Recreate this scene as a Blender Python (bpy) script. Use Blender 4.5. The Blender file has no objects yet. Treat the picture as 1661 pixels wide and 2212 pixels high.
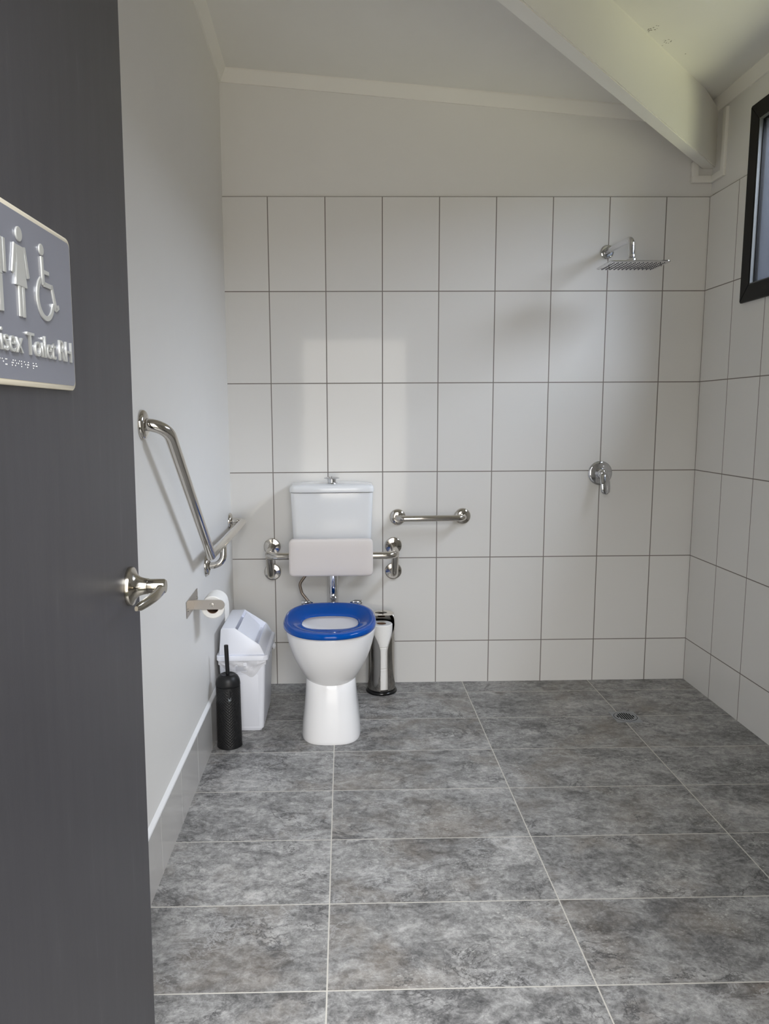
import bpy, bmesh, math, random
from mathutils import Vector, Matrix, Euler
PI = math.pi
random.seed(7)
scene = bpy.context.scene
COL = scene.collection

# ------------------------------------------------------------------ materials
def lin(c):
    return tuple(((v / 255) / 12.92 if v / 255 <= 0.04045 else ((v / 255 + 0.055) / 1.055) ** 2.4) for v in c) + (1,)

class NT:
    """small helper around a material's node tree"""
    def __init__(s, name):
        s.m = bpy.data.materials.new(name); s.m.use_nodes = True
        s.t = s.m.node_tree; s.b = s.t.nodes['Principled BSDF']
    def n(s, typ, **kw):
        nd = s.t.nodes.new(typ)
        for k, v in kw.items():
            if k in ('operation', 'blend_type', 'data_type', 'feature', 'distance', 'noise_dimensions', 'voronoi_dimensions', 'interpolation_type', 'clamp', 'use_clamp', 'vector_type', 'interpolation'):
                setattr(nd, k, v)
            else:
                nd.inputs[k].default_value = v
        return nd
    def l(s, a, b): s.t.links.new(a, b)
    def math(s, op, a, b=None, c=None):
        nd = s.t.nodes.new('ShaderNodeMath'); nd.operation = op
        for i, v in enumerate((a, b, c)):
            if v is None: continue
            if isinstance(v, (int, float)): nd.inputs[i].default_value = v
            else: s.l(v, nd.inputs[i])
        return nd.outputs[0]
    def mix(s, fac, a, b, blend='MIX'):
        nd = s.t.nodes.new('ShaderNodeMix'); nd.data_type = 'RGBA'; nd.blend_type = blend
        for sock, v in ((nd.inputs[0], fac), (nd.inputs[6], a), (nd.inputs[7], b)):
            if isinstance(v, (int, float, tuple)): sock.default_value = v
            else: s.l(v, sock)
        return nd.outputs[2]
    def ramp(s, fac, stops):
        nd = s.t.nodes.new('ShaderNodeValToRGB')
        el = nd.color_ramp.elements
        while len(el) < len(stops): el.new(0.5)
        for e, (p, c) in zip(el, stops): e.position = p; e.color = c
        s.l(fac, nd.inputs[0]); return nd.outputs[0]
    def coords(s):
        return s.t.nodes.new('ShaderNodeTexCoord').outputs['Object']
    def sep(s, v):
        nd = s.t.nodes.new('ShaderNodeSeparateXYZ'); s.l(v, nd.inputs[0]); return nd.outputs
    def comb(s, x, y, z):
        nd = s.t.nodes.new('ShaderNodeCombineXYZ')
        for i, v in enumerate((x, y, z)):
            if isinstance(v, (int, float)): nd.inputs[i].default_value = v
            else: s.l(v, nd.inputs[i])
        return nd.outputs[0]
    def noise(s, vec, scale, detail=4, rough=.55, dist=0.0):
        nd = s.n('ShaderNodeTexNoise', Scale=scale, Detail=detail, Roughness=rough, Distortion=dist)
        if vec is not None: s.l(vec, nd.inputs['Vector'])
        return nd.outputs[0]
    def bump(s, h, strength=.2, distance=.002):
        nd = s.n('ShaderNodeBump', Strength=strength, Distance=distance)
        s.l(h, nd.inputs['Height']); s.l(nd.outputs[0], s.b.inputs['Normal'])

def plain(name, rgb, rough=.5, metal=0.0, spec=.5, var=0.04, coat=0.0, bump=0.0, bscale=300):
    """a colour with faint procedural variation"""
    k = NT(name); c = lin(rgb)
    k.b.inputs['Roughness'].default_value = rough
    k.b.inputs['Metallic'].default_value = metal
    k.b.inputs['Specular IOR Level'].default_value = spec
    if coat: k.b.inputs['Coat Weight'].default_value = coat; k.b.inputs['Coat Roughness'].default_value = .05
    nz = k.noise(k.coords(), 9, 3)
    a = tuple(x * (1 - var) for x in c[:3]) + (1,); b = tuple(min(1, x * (1 + var)) for x in c[:3]) + (1,)
    k.l(k.mix(nz, a, b), k.b.inputs['Base Color'])
    if bump: k.bump(k.noise(k.coords(), bscale, 2), bump, .001)
    return k.m

def grid_mask(k, coord, origin, step, half):
    """1 inside a grout line of half-width half, repeating every step"""
    u = k.math('DIVIDE', k.math('SUBTRACT', coord, origin), step)
    d = k.math('ABSOLUTE', k.math('SUBTRACT', u, k.math('ROUND', u)))
    d = k.math('MULTIPLY', d, step)
    nd = k.n('ShaderNodeMapRange'); nd.inputs[1].default_value = half * .75; nd.inputs[2].default_value = half * 1.25
    nd.inputs[3].default_value = 1; nd.inputs[4].default_value = 0
    k.l(d, nd.inputs[0]); return nd.outputs[0], u

def wall_tile(name, axis, o_h, s_h, o_z, s_z, tile, grout, half, rough, spec):
    k = NT(name)
    xyz = k.sep(k.coords())
    mh, uh = grid_mask(k, xyz[axis], o_h, s_h, half)
    if s_z: mz, uz = grid_mask(k, xyz[2], o_z, s_z, half); m = k.math('MAXIMUM', mh, mz)
    else: m = mh; uz = k.math('MULTIPLY', uh, 0.0)
    # each tile sits at a slightly different tone and lean
    cell = k.comb(k.math('FLOOR', uh), k.math('FLOOR', uz), 0.0)
    wn = k.t.nodes.new('ShaderNodeTexWhiteNoise'); k.l(cell, wn.inputs[0])
    t = lin(tile)
    tc = k.mix(wn.outputs[0], tuple(x * .985 for x in t[:3]) + (1,), tuple(min(1, x * 1.015) for x in t[:3]) + (1,))
    k.l(k.mix(m, tc, lin(grout)), k.b.inputs['Base Color'])
    r = k.math('ADD', k.math('MULTIPLY', m, .75 - rough), rough)
    k.l(r, k.b.inputs['Roughness']); k.b.inputs['Specular IOR Level'].default_value = spec
    wav = k.noise(k.coords(), 5.0, 2)
    h = k.math('SUBTRACT', k.math('MULTIPLY', wav, .35), m)
    k.bump(h, .35, .0012)
    return k.m

M = {}
M['wall_tile_back'] = wall_tile('wall_tile_back', 0, 0.0, .25, .2016, .4, (224, 222, 218), (130, 123, 117), .0021, .06, .22)
M['wall_tile_right'] = wall_tile('wall_tile_right', 1, -.2523, .25, .2016, .4, (224, 222, 218), (130, 123, 117), .0021, .06, .22)
M['skirt_tile'] = wall_tile('skirt_tile', 1, -.7105, .2615, 0, 0, (190, 187, 183), (205, 202, 196), .0016, .10, .4)
M['skirt_cap'] = plain('skirt_cap', (236, 236, 236), .45)
M['paint'] = plain('paint', (226, 224, 220), .42, spec=.3, var=.012, bump=.03, bscale=180)
M['cornice_paint'] = plain('cornice_paint', (234, 231, 224), .5, spec=.25, var=.012)
M['beam_paint'] = plain('beam_paint', (232, 230, 222), .45, spec=.3, var=.012)
M['porcelain'] = plain('porcelain', (238, 237, 237), .16, spec=.4, var=.006)
M['cistern_plastic'] = plain('cistern_plastic', (232, 233, 234), .09, spec=.5, var=.006)
M['pad_vinyl'] = plain('pad_vinyl', (218, 211, 206), .55, spec=.3, var=.015, bump=.15, bscale=420)
M['seat_blue'] = plain('seat_blue', (0, 74, 160), .10, spec=.25, var=.01)
M['chrome'] = plain('chrome', (214, 214, 216), .05, metal=1, var=.01)
M['stainless'] = plain('stainless', (206, 201, 193), .09, metal=1, var=.02)
M['brushed'] = plain('brushed', (196, 190, 184), .30, metal=1, var=.03)
M['satin_nickel'] = plain('satin_nickel', (196, 190, 178), .17, metal=1, var=.03)
M['dark_chrome'] = plain('dark_chrome', (172, 168, 162), .07, metal=1, var=.02)
M['hose'] = plain('hose', (140, 128, 116), .35, metal=1, var=.1, bump=.4, bscale=600)
M['bin_plastic'] = plain('bin_plastic', (236, 238, 246), .32, spec=.4, var=.008)
M['black_plastic'] = plain('black_plastic', (24, 24, 25), .42, spec=.35, var=.05)
M['black_gloss'] = plain('black_gloss', (12, 12, 13), .18, spec=.5)
M['black_frame'] = plain('black_frame', (6, 6, 7), .34, spec=.2)
M['bin_recess_shade'] = plain('bin_recess_shade', (198, 200, 208), .4)  # bin plastic greyed to paint the shade in the grip recess
M['grey_seal'] = plain('grey_seal', (96, 98, 99), .5)
M['core'] = plain('core', (128, 98, 78), .8)
M['hole_dark'] = plain('hole_dark', (10, 10, 10), .9, spec=.1)
M['sign_face'] = plain('sign_face', (128, 130, 141), .32, spec=.4, var=.02)
M['sign_edge'] = plain('sign_edge', (236, 228, 208), .4)
M['sign_letter'] = plain('sign_letter', (214, 215, 212), .28, metal=.55, var=.02)
M['white_print'] = plain('white_print', (190, 200, 205), .5)
M['nozzle'] = plain('nozzle', (72, 74, 84), .5)
M['drain_metal'] = plain('drain_metal', (150, 152, 155), .45, metal=.35, var=.06)
M['ground'] = plain('ground', (120, 118, 110), .8)

# toilet paper
k = NT('paper'); k.b.inputs['Roughness'].default_value = .9; k.b.inputs['Specular IOR Level'].default_value = .1
k.b.inputs['Base Color'].default_value = lin((240, 238, 234))
vo = k.n('ShaderNodeTexVoronoi', Scale=320); k.l(k.coords(), vo.inputs['Vector'])
k.bump(vo.outputs['Distance'], .35, .001); M['paper'] = k.m

# bin liner: thin cloudy plastic film
k = NT('liner'); k.b.inputs['Base Color'].default_value = lin((238, 238, 242)); k.b.inputs['Roughness'].default_value = .22
k.b.inputs['Alpha'].default_value = .78
k.bump(k.noise(k.coords(), 60, 4), .5, .003); M['liner'] = k.m

# door: dark charcoal paint with faint rubbed marks
k = NT('door_paint'); co = k.coords()
mp = k.n('ShaderNodeMapping'); mp.inputs['Scale'].default_value = (1, 1, .12); k.l(co, mp.inputs[0])
st = k.noise(mp.outputs[0], 38, 5, .65)
k.l(k.ramp(st, [(.35, lin((64, 63, 67))), (.62, lin((69, 68, 72))), (.78, lin((84, 83, 87)))]), k.b.inputs['Base Color'])
k.b.inputs['Roughness'].default_value = .40; k.b.inputs['Specular IOR Level'].default_value = .35
k.bump(k.noise(co, 240, 2), .05, .001); M['door'] = k.m

# frosted window glass
k = NT('frosted_glass'); k.b.inputs['Base Color'].default_value = lin((176, 182, 194)); k.b.inputs['Roughness'].default_value = .25
tr = k.t.nodes.new('ShaderNodeBsdfTransparent'); tr.inputs[0].default_value = (.92, .95, 1, 1)
m2 = k.t.nodes.new('ShaderNodeMixShader'); m2.inputs[0].default_value = .72
k.l(k.b.outputs[0], m2.inputs[1]); k.l(tr.outputs[0], m2.inputs[2])
k.l(m2.outputs[0], k.t.nodes['Material Output'].inputs[0]); M['glass'] = k.m

# floor: grey stone-look porcelain tiles, 600 x 300, pale thin grout
k = NT('floor_tile'); co = k.coords(); xyz = k.sep(co)
mx, ux = grid_mask(k, xyz[0], .2773, .6, .0017)
my, uy = grid_mask(k, xyz[1], -1.3387, .3, .0017)
g = k.math('MAXIMUM', mx, my)
cell = k.comb(k.math('FLOOR', ux), k.math('FLOOR', uy), 3.0)
wn = k.t.nodes.new('ShaderNodeTexWhiteNoise'); k.l(cell, wn.inputs[0])
off = k.n('ShaderNodeVectorMath', operation='MULTIPLY_ADD'); k.l(wn.outputs[1], off.inputs[0]); off.inputs[1].default_value = (17, 23, 9); k.l(co, off.inputs[2])
p = off.outputs[0]
st = k.n('ShaderNodeMapping'); st.inputs['Scale'].default_value = (.72, 1.12, 1); k.l(p, st.inputs[0]); ps = st.outputs[0]
big = k.noise(ps, 4.6, 5, .6, .4)
mid = k.noise(ps, 19, 8, .72, .8)
fine = k.noise(p, 55, 8, .8, .5)
grain = k.noise(p, 210, 3, .7)
tone = k.math('ADD', k.math('ADD', k.math('ADD', k.math('MULTIPLY', big, .24), k.math('MULTIPLY', mid, .38)), k.math('MULTIPLY', fine, .34)), k.math('MULTIPLY', grain, .08))
base = k.ramp(tone, [(.41, lin((70, 70, 70))), (.475, lin((110, 109, 108))), (.535, lin((143, 142, 140))), (.62, lin((186, 184, 181)))])
warm = k.ramp(k.noise(p, 3.4, 5, .65, .3), [(.50, (0, 0, 0, 1)), (.70, (1, 1, 1, 1))])
base = k.mix(k.math('MULTIPLY', warm, .50), base, lin((126, 114, 100)))
# hairline veins
vn = k.math('ABSOLUTE', k.math('SUBTRACT', k.noise(ps, 7.5, 9, .68, .5), .5))
vein = k.ramp(vn, [(.0, (1, 1, 1, 1)), (.020, (0, 0, 0, 1))])
vmask = k.ramp(k.noise(p, 5, 3), [(.46, (0, 0, 0, 1)), (.62, (1, 1, 1, 1))])
base = k.mix(k.math('MULTIPLY', k.math('MULTIPLY', vein, vmask), .9), base, lin((60, 59, 60)))
vn2 = k.math('ABSOLUTE', k.math('SUBTRACT', k.noise(ps, 16, 8, .7, .5), .5))
vein2 = k.ramp(vn2, [(.0, (1, 1, 1, 1)), (.03, (0, 0, 0, 1))])
vm2 = k.ramp(k.noise(p, 4.3, 3, .5, .2), [(.5, (0, 0, 0, 1)), (.66, (1, 1, 1, 1))])
base = k.mix(k.math('MULTIPLY', k.math('MULTIPLY', vein2, vm2), .6), base, lin((186, 185, 184)))
# pale pebbly flecks in patches
wob = k.n('ShaderNodeTexNoise', Scale=160, Detail=2); k.l(ps, wob.inputs['Vector'])
wv = k.n('ShaderNodeVectorMath', operation='MULTIPLY_ADD'); k.l(wob.outputs[1], wv.inputs[0]); wv.inputs[1].default_value = (.007, .007, .007); k.l(ps, wv.inputs[2])
patch = k.ramp(k.noise(p, 3.8, 5, .65), [(.50, (0, 0, 0, 1)), (.62, (1, 1, 1, 1))])
for sc_, dens, amt in ((110, .35, .8), (240, .25, .7)):
    vo = k.n('ShaderNodeTexVoronoi', Scale=sc_); k.l(wv.outputs[0], vo.inputs['Vector'])
    sp = k.ramp(vo.outputs['Distance'], [(.16, (1, 1, 1, 1)), (.42, (0, 0, 0, 1))])
    keep = k.ramp(k.sep(vo.outputs['Color'])[0], [(dens, (0, 0, 0, 1)), (1.0, (1, 1, 1, 1))])
    base = k.mix(k.math('MULTIPLY', k.math('MULTIPLY', k.math('MULTIPLY', sp, keep), patch), amt), base, lin((202, 200, 194)))
# overall tone of each tile differs a little
tv = k.math('ADD', k.math('MULTIPLY', wn.outputs[0], .14), .93)
tvn = k.n('ShaderNodeVectorMath', operation='SCALE'); k.l(base, tvn.inputs[0]); k.l(tv, tvn.inputs['Scale'])
k.l(k.mix(g, tvn.outputs[0], lin((196, 192, 183))), k.b.inputs['Base Color'])
rg = k.math('ADD', k.math('MULTIPLY', mid, .22), .30)
k.l(rg, k.b.inputs['Roughness']); k.b.inputs['Specular IOR Level'].default_value = .42
k.bump(k.math('SUBTRACT', k.math('ADD', k.math('MULTIPLY', mid, .6), k.math('MULTIPLY', fine, .4)), k.math('MULTIPLY', g, .8)), .25, .0016)
M['floor'] = k.m

# ceiling paint with three small clusters of mould specks
k = NT('ceiling_paint'); co = k.coords()
acc = None
for (x, y, r) in ((1.385, -.698, .030), (1.478, -.590, .030), (1.588, -.486, .010), (1.335, -.765, .010), (1.418, -.612, .010)):
    z = 2.588 - .06 * (1.94 - x)
    d = k.n('ShaderNodeVectorMath', operation='DISTANCE'); k.l(co, d.inputs[0]); d.inputs[1].default_value = (x, y, z)
    mk = k.ramp(k.math('DIVIDE', d.outputs['Value'], r), [(.55, (1, 1, 1, 1)), (1.0, (0, 0, 0, 1))])
    acc = mk if acc is None else k.math('MAXIMUM', acc, mk)
vo = k.n('ShaderNodeTexVoronoi', Scale=115); k.l(co, vo.inputs['Vector'])
dot = k.ramp(vo.outputs['Distance'], [(.26, (1, 1, 1, 1)), (.40, (0, 0, 0, 1))])
sel = k.ramp(k.sep(vo.outputs['Color'])[1], [(.38, (0, 0, 0, 1)), (.46, (1, 1, 1, 1))])
mm = k.math('MULTIPLY', k.math('MULTIPLY', acc, dot), sel)
nz = k.noise(co, 6, 3)
pc = k.mix(nz, lin((230, 228, 222)), lin((235, 233, 227)))
k.l(k.mix(k.math('MULTIPLY', mm, .8), pc, lin((74, 62, 50))), k.b.inputs['Base Color'])
k.b.inputs['Roughness'].default_value = .6; k.b.inputs['Specular IOR Level'].default_value = .2
M['ceiling'] = k.m

# brush holder: pressed diamond dimples round the barrel
k = NT('dimpled_black'); xyz = k.sep(k.coords())
ang = k.math('MULTIPLY', k.math('ARCTAN2', xyz[1], xyz[0]), .0475)
a = k.math('MULTIPLY', ang, 2 * PI / .0119); b = k.math('MULTIPLY', xyz[2], 2 * PI / .0112)
h = k.math('MULTIPLY', k.math('COSINE', a), k.math('COSINE', b))
band = k.math('MULTIPLY', k.math('GREATER_THAN', xyz[2], .012), k.math('LESS_THAN', xyz[2], .232))
k.bump(k.math('MULTIPLY', h, band), .32, .0018)
k.b.inputs['Base Color'].default_value = lin((22, 22, 23)); k.b.inputs['Roughness'].default_value = .38; k.b.inputs['Specular IOR Level'].default_value = .4
M['dimpled'] = k.m

# ------------------------------------------------------------------ object helpers
def obj(name, bm, mat, parent=None, smooth=True, loc=None, angle=40):
    me = bpy.data.meshes.new(name)
    bmesh.ops.recalc_face_normals(bm, faces=bm.faces[:])
    bm.to_mesh(me); bm.free()
    if smooth:
        for p_ in me.polygons: p_.use_smooth = True
        try: me.set_sharp_from_angle(angle=math.radians(angle))
        except Exception: pass
    me.materials.append(M[mat] if isinstance(mat, str) else mat)
    o = bpy.data.objects.new(name, me); COL.objects.link(o)
    if parent is not None: o.parent = parent
    if loc is not None: o.location = loc
    return o

def thing(name, label, cat, loc, group=None, rot=(0, 0, 0)):
    o = bpy.data.objects.new(name, None); COL.objects.link(o)
    o.location = loc; o.rotation_euler = rot; o.empty_display_size = .05
    o['label'] = label; o['category'] = cat
    if group: o['group'] = group
    return o

def tag(o, label, cat, group=None):
    o['label'] = label; o['category'] = cat
    if group: o['group'] = group
    return o

def struct(name, bm, mat, label, cat, smooth=False):
    o = obj(name, bm, mat, None, smooth); o['kind'] = 'structure'; o['label'] = label; o['category'] = cat
    return o

def box(bm, x0, x1, y0, y1, z0, z1, bev=0.0, seg=2):
    vs = [bm.verts.new((x, y, z)) for x in (x0, x1) for y in (y0, y1) for z in (z0, z1)]
    idx = ((0, 1, 3, 2), (4, 6, 7, 5), (0, 4, 5, 1), (2, 3, 7, 6), (0, 2, 6, 4), (1, 5, 7, 3))
    fs = [bm.faces.new([vs[i] for i in f]) for f in idx]
    if bev:
        es = {e for f in fs for e in f.edges}
        bmesh.ops.bevel(bm, geom=list(es), offset=bev, segments=seg, profile=.5, affect='EDGES')
    return bm

def BM(): return bmesh.new()
def Box(*a, **k): return box(BM(), *a, **k)

def poly_prism(bm, pts, vec, bev=0.0, seg=2):
    """extrude a 3-D polygon along vec"""
    v = Vector(vec)
    a = [bm.verts.new(p) for p in pts]; b = [bm.verts.new(Vector(p) + v) for p in pts]
    fs = [bm.faces.new(a), bm.faces.new(b[::-1])]
    n = len(pts)
    for i in range(n): fs.append(bm.faces.new((a[i], b[i], b[(i + 1) % n], a[(i + 1) % n])))
    if bev:
        es = {e for f in fs for e in f.edges}
        bmesh.ops.bevel(bm, geom=list(es), offset=bev, segments=seg, profile=.5, affect='EDGES')
    return bm

def fillet(pts, r, n=7):
    pts = [Vector(p) for p in pts]; out = [pts[0]]
    for i in range(1, len(pts) - 1):
        a, b, c = pts[i - 1], pts[i], pts[i + 1]
        u = (a - b).normalized(); w = (c - b).normalized()
        ang = u.angle(w); rr = r[i - 1] if isinstance(r, (list, tuple)) else r
        if rr <= 0 or ang > PI - .01: out.append(b); continue
        t = min(rr / math.tan(ang / 2), (a - b).length * .49 if i > 1 else (a - b).length * .98, (c - b).length * .49 if i < len(pts) - 2 else (c - b).length * .98)
        R = t * math.tan(ang / 2); cen = b + (u + w).normalized() * (R / math.sin(ang / 2))
        p0 = b + u * t; p1 = b + w * t
        for j in range(n + 1):
            q = (p0 - cen).slerp(p1 - cen, j / n) if True else None
            out.append(cen + q.normalized() * R)
    out.append(pts[-1]); return out

def tube(bm, pts, rad, seg=20, cap=True):
    pts = [Vector(p) for p in pts]; n = len(pts)
    rads = rad if isinstance(rad, (list, tuple)) else [rad] * n
    tan = []
    for i in range(n):
        a = pts[max(0, i - 1)]; b = pts[min(n - 1, i + 1)]; tan.append((b - a).normalized())
    up = Vector((0, 0, 1)) if abs(tan[0].z) < .9 else Vector((1, 0, 0))
    nrm = (up - tan[0] * up.dot(tan[0])).normalized(); rings = []
    for i in range(n):
        nrm = (nrm - tan[i] * nrm.dot(tan[i])).normalized(); bi = tan[i].cross(nrm)
        rings.append([bm.verts.new(pts[i] + (nrm * math.cos(2 * PI * j / seg) + bi * math.sin(2 * PI * j / seg)) * rads[i]) for j in range(seg)])
    for i in range(n - 1):
        for j in range(seg):
            bm.faces.new((rings[i][j], rings[i][(j + 1) % seg], rings[i + 1][(j + 1) % seg], rings[i + 1][j]))
    if cap: bm.faces.new(rings[0][::-1]); bm.faces.new(rings[-1])
    return bm

def lathe(bm, prof, origin=(0, 0, 0), axis=(0, 0, 1), seg=40):
    """prof: (radius, height along axis)"""
    ax = Vector(axis).normalized(); o = Vector(origin)
    up = Vector((1, 0, 0)) if abs(ax.x) < .9 else Vector((0, 1, 0))
    u = (up - ax * up.dot(ax)).normalized(); w = ax.cross(u); rings = []
    for r, h in prof:
        if r < 1e-6: rings.append([bm.verts.new(o + ax * h)])
        else: rings.append([bm.verts.new(o + ax * h + (u * math.cos(2 * PI * j / seg) + w * math.sin(2 * PI * j / seg)) * r) for j in range(seg)])
    for a, b in zip(rings, rings[1:]):
        if len(a) == 1 and len(b) == 1: continue
        for j in range(seg):
            j2 = (j + 1) % seg
            if len(a) == 1: bm.faces.new((a[0], b[j], b[j2]))
            elif len(b) == 1: bm.faces.new((a[j], b[0], a[j2]))
            else: bm.faces.new((a[j], b[j], b[j2], a[j2]))
    return bm

def loft(bm, rings, close0=True, close1=True):
    R = [[bm.verts.new(p) for p in r] for r in rings]; n = len(R[0])
    for a, b in zip(R, R[1:]):
        for j in range(n): bm.faces.new((a[j], a[(j + 1) % n], b[(j + 1) % n], b[j]))
    if close0: bm.faces.new(R[0][::-1])
    if close1: bm.faces.new(R[-1])
    return bm

def egg(cx, hw, yc, yf, yb, z, nf=2.2, nb=2.4, N=96):
    out = []
    for i in range(N):
        t = 2 * PI * i / N; c, s = math.cos(t), math.sin(t); n = nf if s < 0 else nb
        x = cx + hw * math.copysign(abs(c) ** (2 / n), c)
        y = yc + (yc - yf if s < 0 else yb - yc) * math.copysign(abs(s) ** (2 / n), s)
        out.append((x, y, z))
    return out

def rrect(x0, x1, y0, y1, r, z, n=6):
    out = []
    for cx, cy, a0 in ((x1 - r, y1 - r, 0), (x0 + r, y1 - r, 90), (x0 + r, y0 + r, 180), (x1 - r, y0 + r, 270)):
        for j in range(n + 1):
            a = math.radians(a0 + 90 * j / n); out.append((cx + r * math.cos(a), cy + r * math.sin(a), z))
    return out

# ------------------------------------------------------------------ the room
XL, XR, YB, YF = -.1955, 1.9404, 0.0, -3.05
def ceil_z(x, y): return 2.715 - .083 * (x + .195) - .08 * y      # main plane, left of the beam
def ceil_r(x, y): return 2.588 - .06 * (1.94 - x)                 # lower plane on the window side of the beam
TOPT = 2.2016

# floor, with the ground outside the door a little lower
struct('floor', Box(XL - .12, XR + .12, YF - .12, .12, -.08, 0), 'floor', 'grey stone-look floor tiles with thin pale grout', 'floor')

# back wall: painted backing and the tiled facing
bm = BM(); poly_prism(bm, [(XL - .12, .009, -.08), (XR + .12, .009, -.08), (XR + .12, .009, ceil_z(XR + .12, 0) + .05), (XL - .12, .009, ceil_z(XL - .12, 0) + .05)], (0, .11, 0))
wb = struct('wall_back', bm, 'paint', 'back wall, painted white above pale glazed tiles', 'wall')
obj('tile_facing', Box(XL, XR + .009, 0, .009, .0, TOPT), 'wall_tile_back', wb, False)

# left wall, painted
bm = BM(); poly_prism(bm, [(XL, YF - .1, -.08), (XL, .009, -.08), (XL, .009, ceil_z(XL, 0) + .05), (XL, YF - .1, ceil_z(XL, YF) + .05)], (-.12, 0, 0))
struct('wall_left', bm, 'paint', 'plain white painted left wall carrying the angled grab rail', 'wall')
# right wall with the window opening
WY0, WY1, WZ0, WZ1 = -1.60, -.352, 1.715, 2.43          # opening
def holed(bm, x, t, z1fn, y0, y1, zb):
    def pr(pts): poly_prism(bm, [(x, a, b) for a, b in pts], (t, 0, 0))
    pr([(y0, zb), (WY0, zb), (WY0, z1fn(WY0)), (y0, z1fn(y0))])
    pr([(WY1, zb), (y1, zb), (y1, z1fn(y1)), (WY1, z1fn(WY1))])
    pr([(WY0, zb), (WY1, zb), (WY1, WZ0), (WY0, WZ0)])
    if z1fn(WY0) > WZ1: pr([(WY0, WZ1), (WY1, WZ1), (WY1, z1fn(WY1)), (WY0, z1fn(WY0))])
bm = BM(); holed(bm, XR + .009, .11, lambda y: ceil_z(XR, y) + .05, YF - .1, .009, -.08)
wr = struct('wall_right', bm, 'paint', 'right wall, painted white above pale tiles, with the window', 'wall')
bm = BM()
for y0, y1, z0, z1 in ((YF, WY0, 0, TOPT), (WY1, -.0, 0, TOPT), (WY0, WY1, 0, WZ0)):
    box(bm, XR, XR + .009, y0, y1, z0, z1)
obj('tile_facing', bm, 'wall_tile_right', wr, False)

# front wall with the doorway (behind the door, beside the camera)
DX0, DX1, DH = -.075, .86, 2.06
bm = BM()
for x0, x1, z0 in ((XL - .12, DX0, -.08), (DX1, XR + .12, -.08), (DX0, DX1, DH)):
    poly_prism(bm, [(x0, YF, z0), (x1, YF, z0), (x1, YF, ceil_z(x1, YF) + .05), (x0, YF, ceil_z(x0, YF) + .05)], (0, -.11, 0))
struct('wall_front', bm, 'paint', 'white front wall round the doorway', 'wall')
# ceiling: two planes that meet above the diagonal beam
bm = BM()
def beam_mid(x): return -.18 + (x - 1.805) * (.7526 / .6585) + .03
xa, xb = XR + .12, XL - .12
poly_prism(bm, [(x, y, ceil_z(x, y)) for x, y in ((xb, .12), (xa - .05, .12), (xa - .05, beam_mid(xa - .05)), (xb, beam_mid(xb)))], (0, 0, .06))
poly_prism(bm, [(x, y, ceil_r(x, y)) for x, y in ((xa, beam_mid(xa - .05)), (xa - .05, beam_mid(xa - .05)), (xb, beam_mid(xb)), (xb, YF - .12), (xa, YF - .12))], (0, 0, .06))
struct('ceiling', bm, 'ceiling', 'white sloping ceiling with specks of mould beside the beam', 'ceiling')

# cornices: chamfered strips along the wall tops
def cornice(name, a, b, inward, h, label):
    """a, b: ends on the wall/ceiling line; inward: unit vector off the wall"""
    a, b, w = Vector(a), Vector(b), Vector(inward); bm = BM()
    prof = [(0, .004), (.034, .004), (.034, -.004), (.008, -h), (0, -h)]
    pts0 = [a + w * p_ + Vector((0, 0, q)) for p_, q in prof]
    poly_prism(bm, pts0, b - a)
    struct(name, bm, 'cornice_paint', label, 'cornice')
e = .0
cornice('trim_1', (XL, .009, ceil_z(XL, 0)), (XR, .009, ceil_z(XR, 0)), (0, -1, 0), .048, 'white cornice strip along the top of the back wall')
cornice('trim_2', (XL, -2.40, ceil_z(XL, -2.40)), (XL, .009, ceil_z(XL, 0)), (1, 0, 0), .048, 'white cornice strip along the top of the left wall')
cornice('trim_3', (XR + .009, YF, ceil_r(XR, YF)), (XR + .009, -.0, ceil_r(XR, 0)), (-1, 0, 0), .045, 'white cornice strip above the black window')

# diagonal beam running out of the far right corner
bd = Vector((.6585, .7526, 0)); bn = Vector((bd.y, -bd.x, 0))      # along, and towards the window side
P1 = Vector((1.805, -.18, 2.32))                                   # on the lower front edge
far, near = .27, -3.20
q0 = P1 + bd * far; q1 = P1 + bd * near
bw = .052
bm = BM()
def cz(p_): return ceil_z(p_.x, p_.y) + .02
c = [q0, q1, q1 - bn * bw, q0 - bn * bw]
lo = [bm.verts.new(v) for v in c]; hi = [bm.verts.new((v.x, v.y, cz(v))) for v in c]
bm.faces.new(lo); bm.faces.new(hi[::-1])
for i in range(4): bm.faces.new((lo[i], hi[i], hi[(i + 1) % 4], lo[(i + 1) % 4]))
bmesh.ops.bevel(bm, geom=[e_ for e_ in bm.edges if abs(e_.verts[0].co.z - 2.32) < .001 and abs(e_.verts[1].co.z - 2.32) < .001], offset=.004, segments=2, affect='EDGES')
o = struct('beam', bm, 'beam_paint', 'deep white beam crossing the ceiling diagonally from the far right corner', 'beam', False)
# little boxed trim where the beam meets the corner
bm = BM()
box(bm, 1.852, XR + .009, -.012, .009, 2.258, 2.288, .004)
box(bm, 1.852, 1.880, -.012, .009, 2.280, 2.345, .004)
box(bm, XR - .004, XR + .012, -.112, 0, 2.258, 2.288, .004)
box(bm, XR - .004, XR + .012, -.112, -.082, 2.280, 2.535, .004)
struct('trim_4', bm, 'cornice_paint', 'small white boxed trim under the beam end in the corner', 'trim', True)

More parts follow.
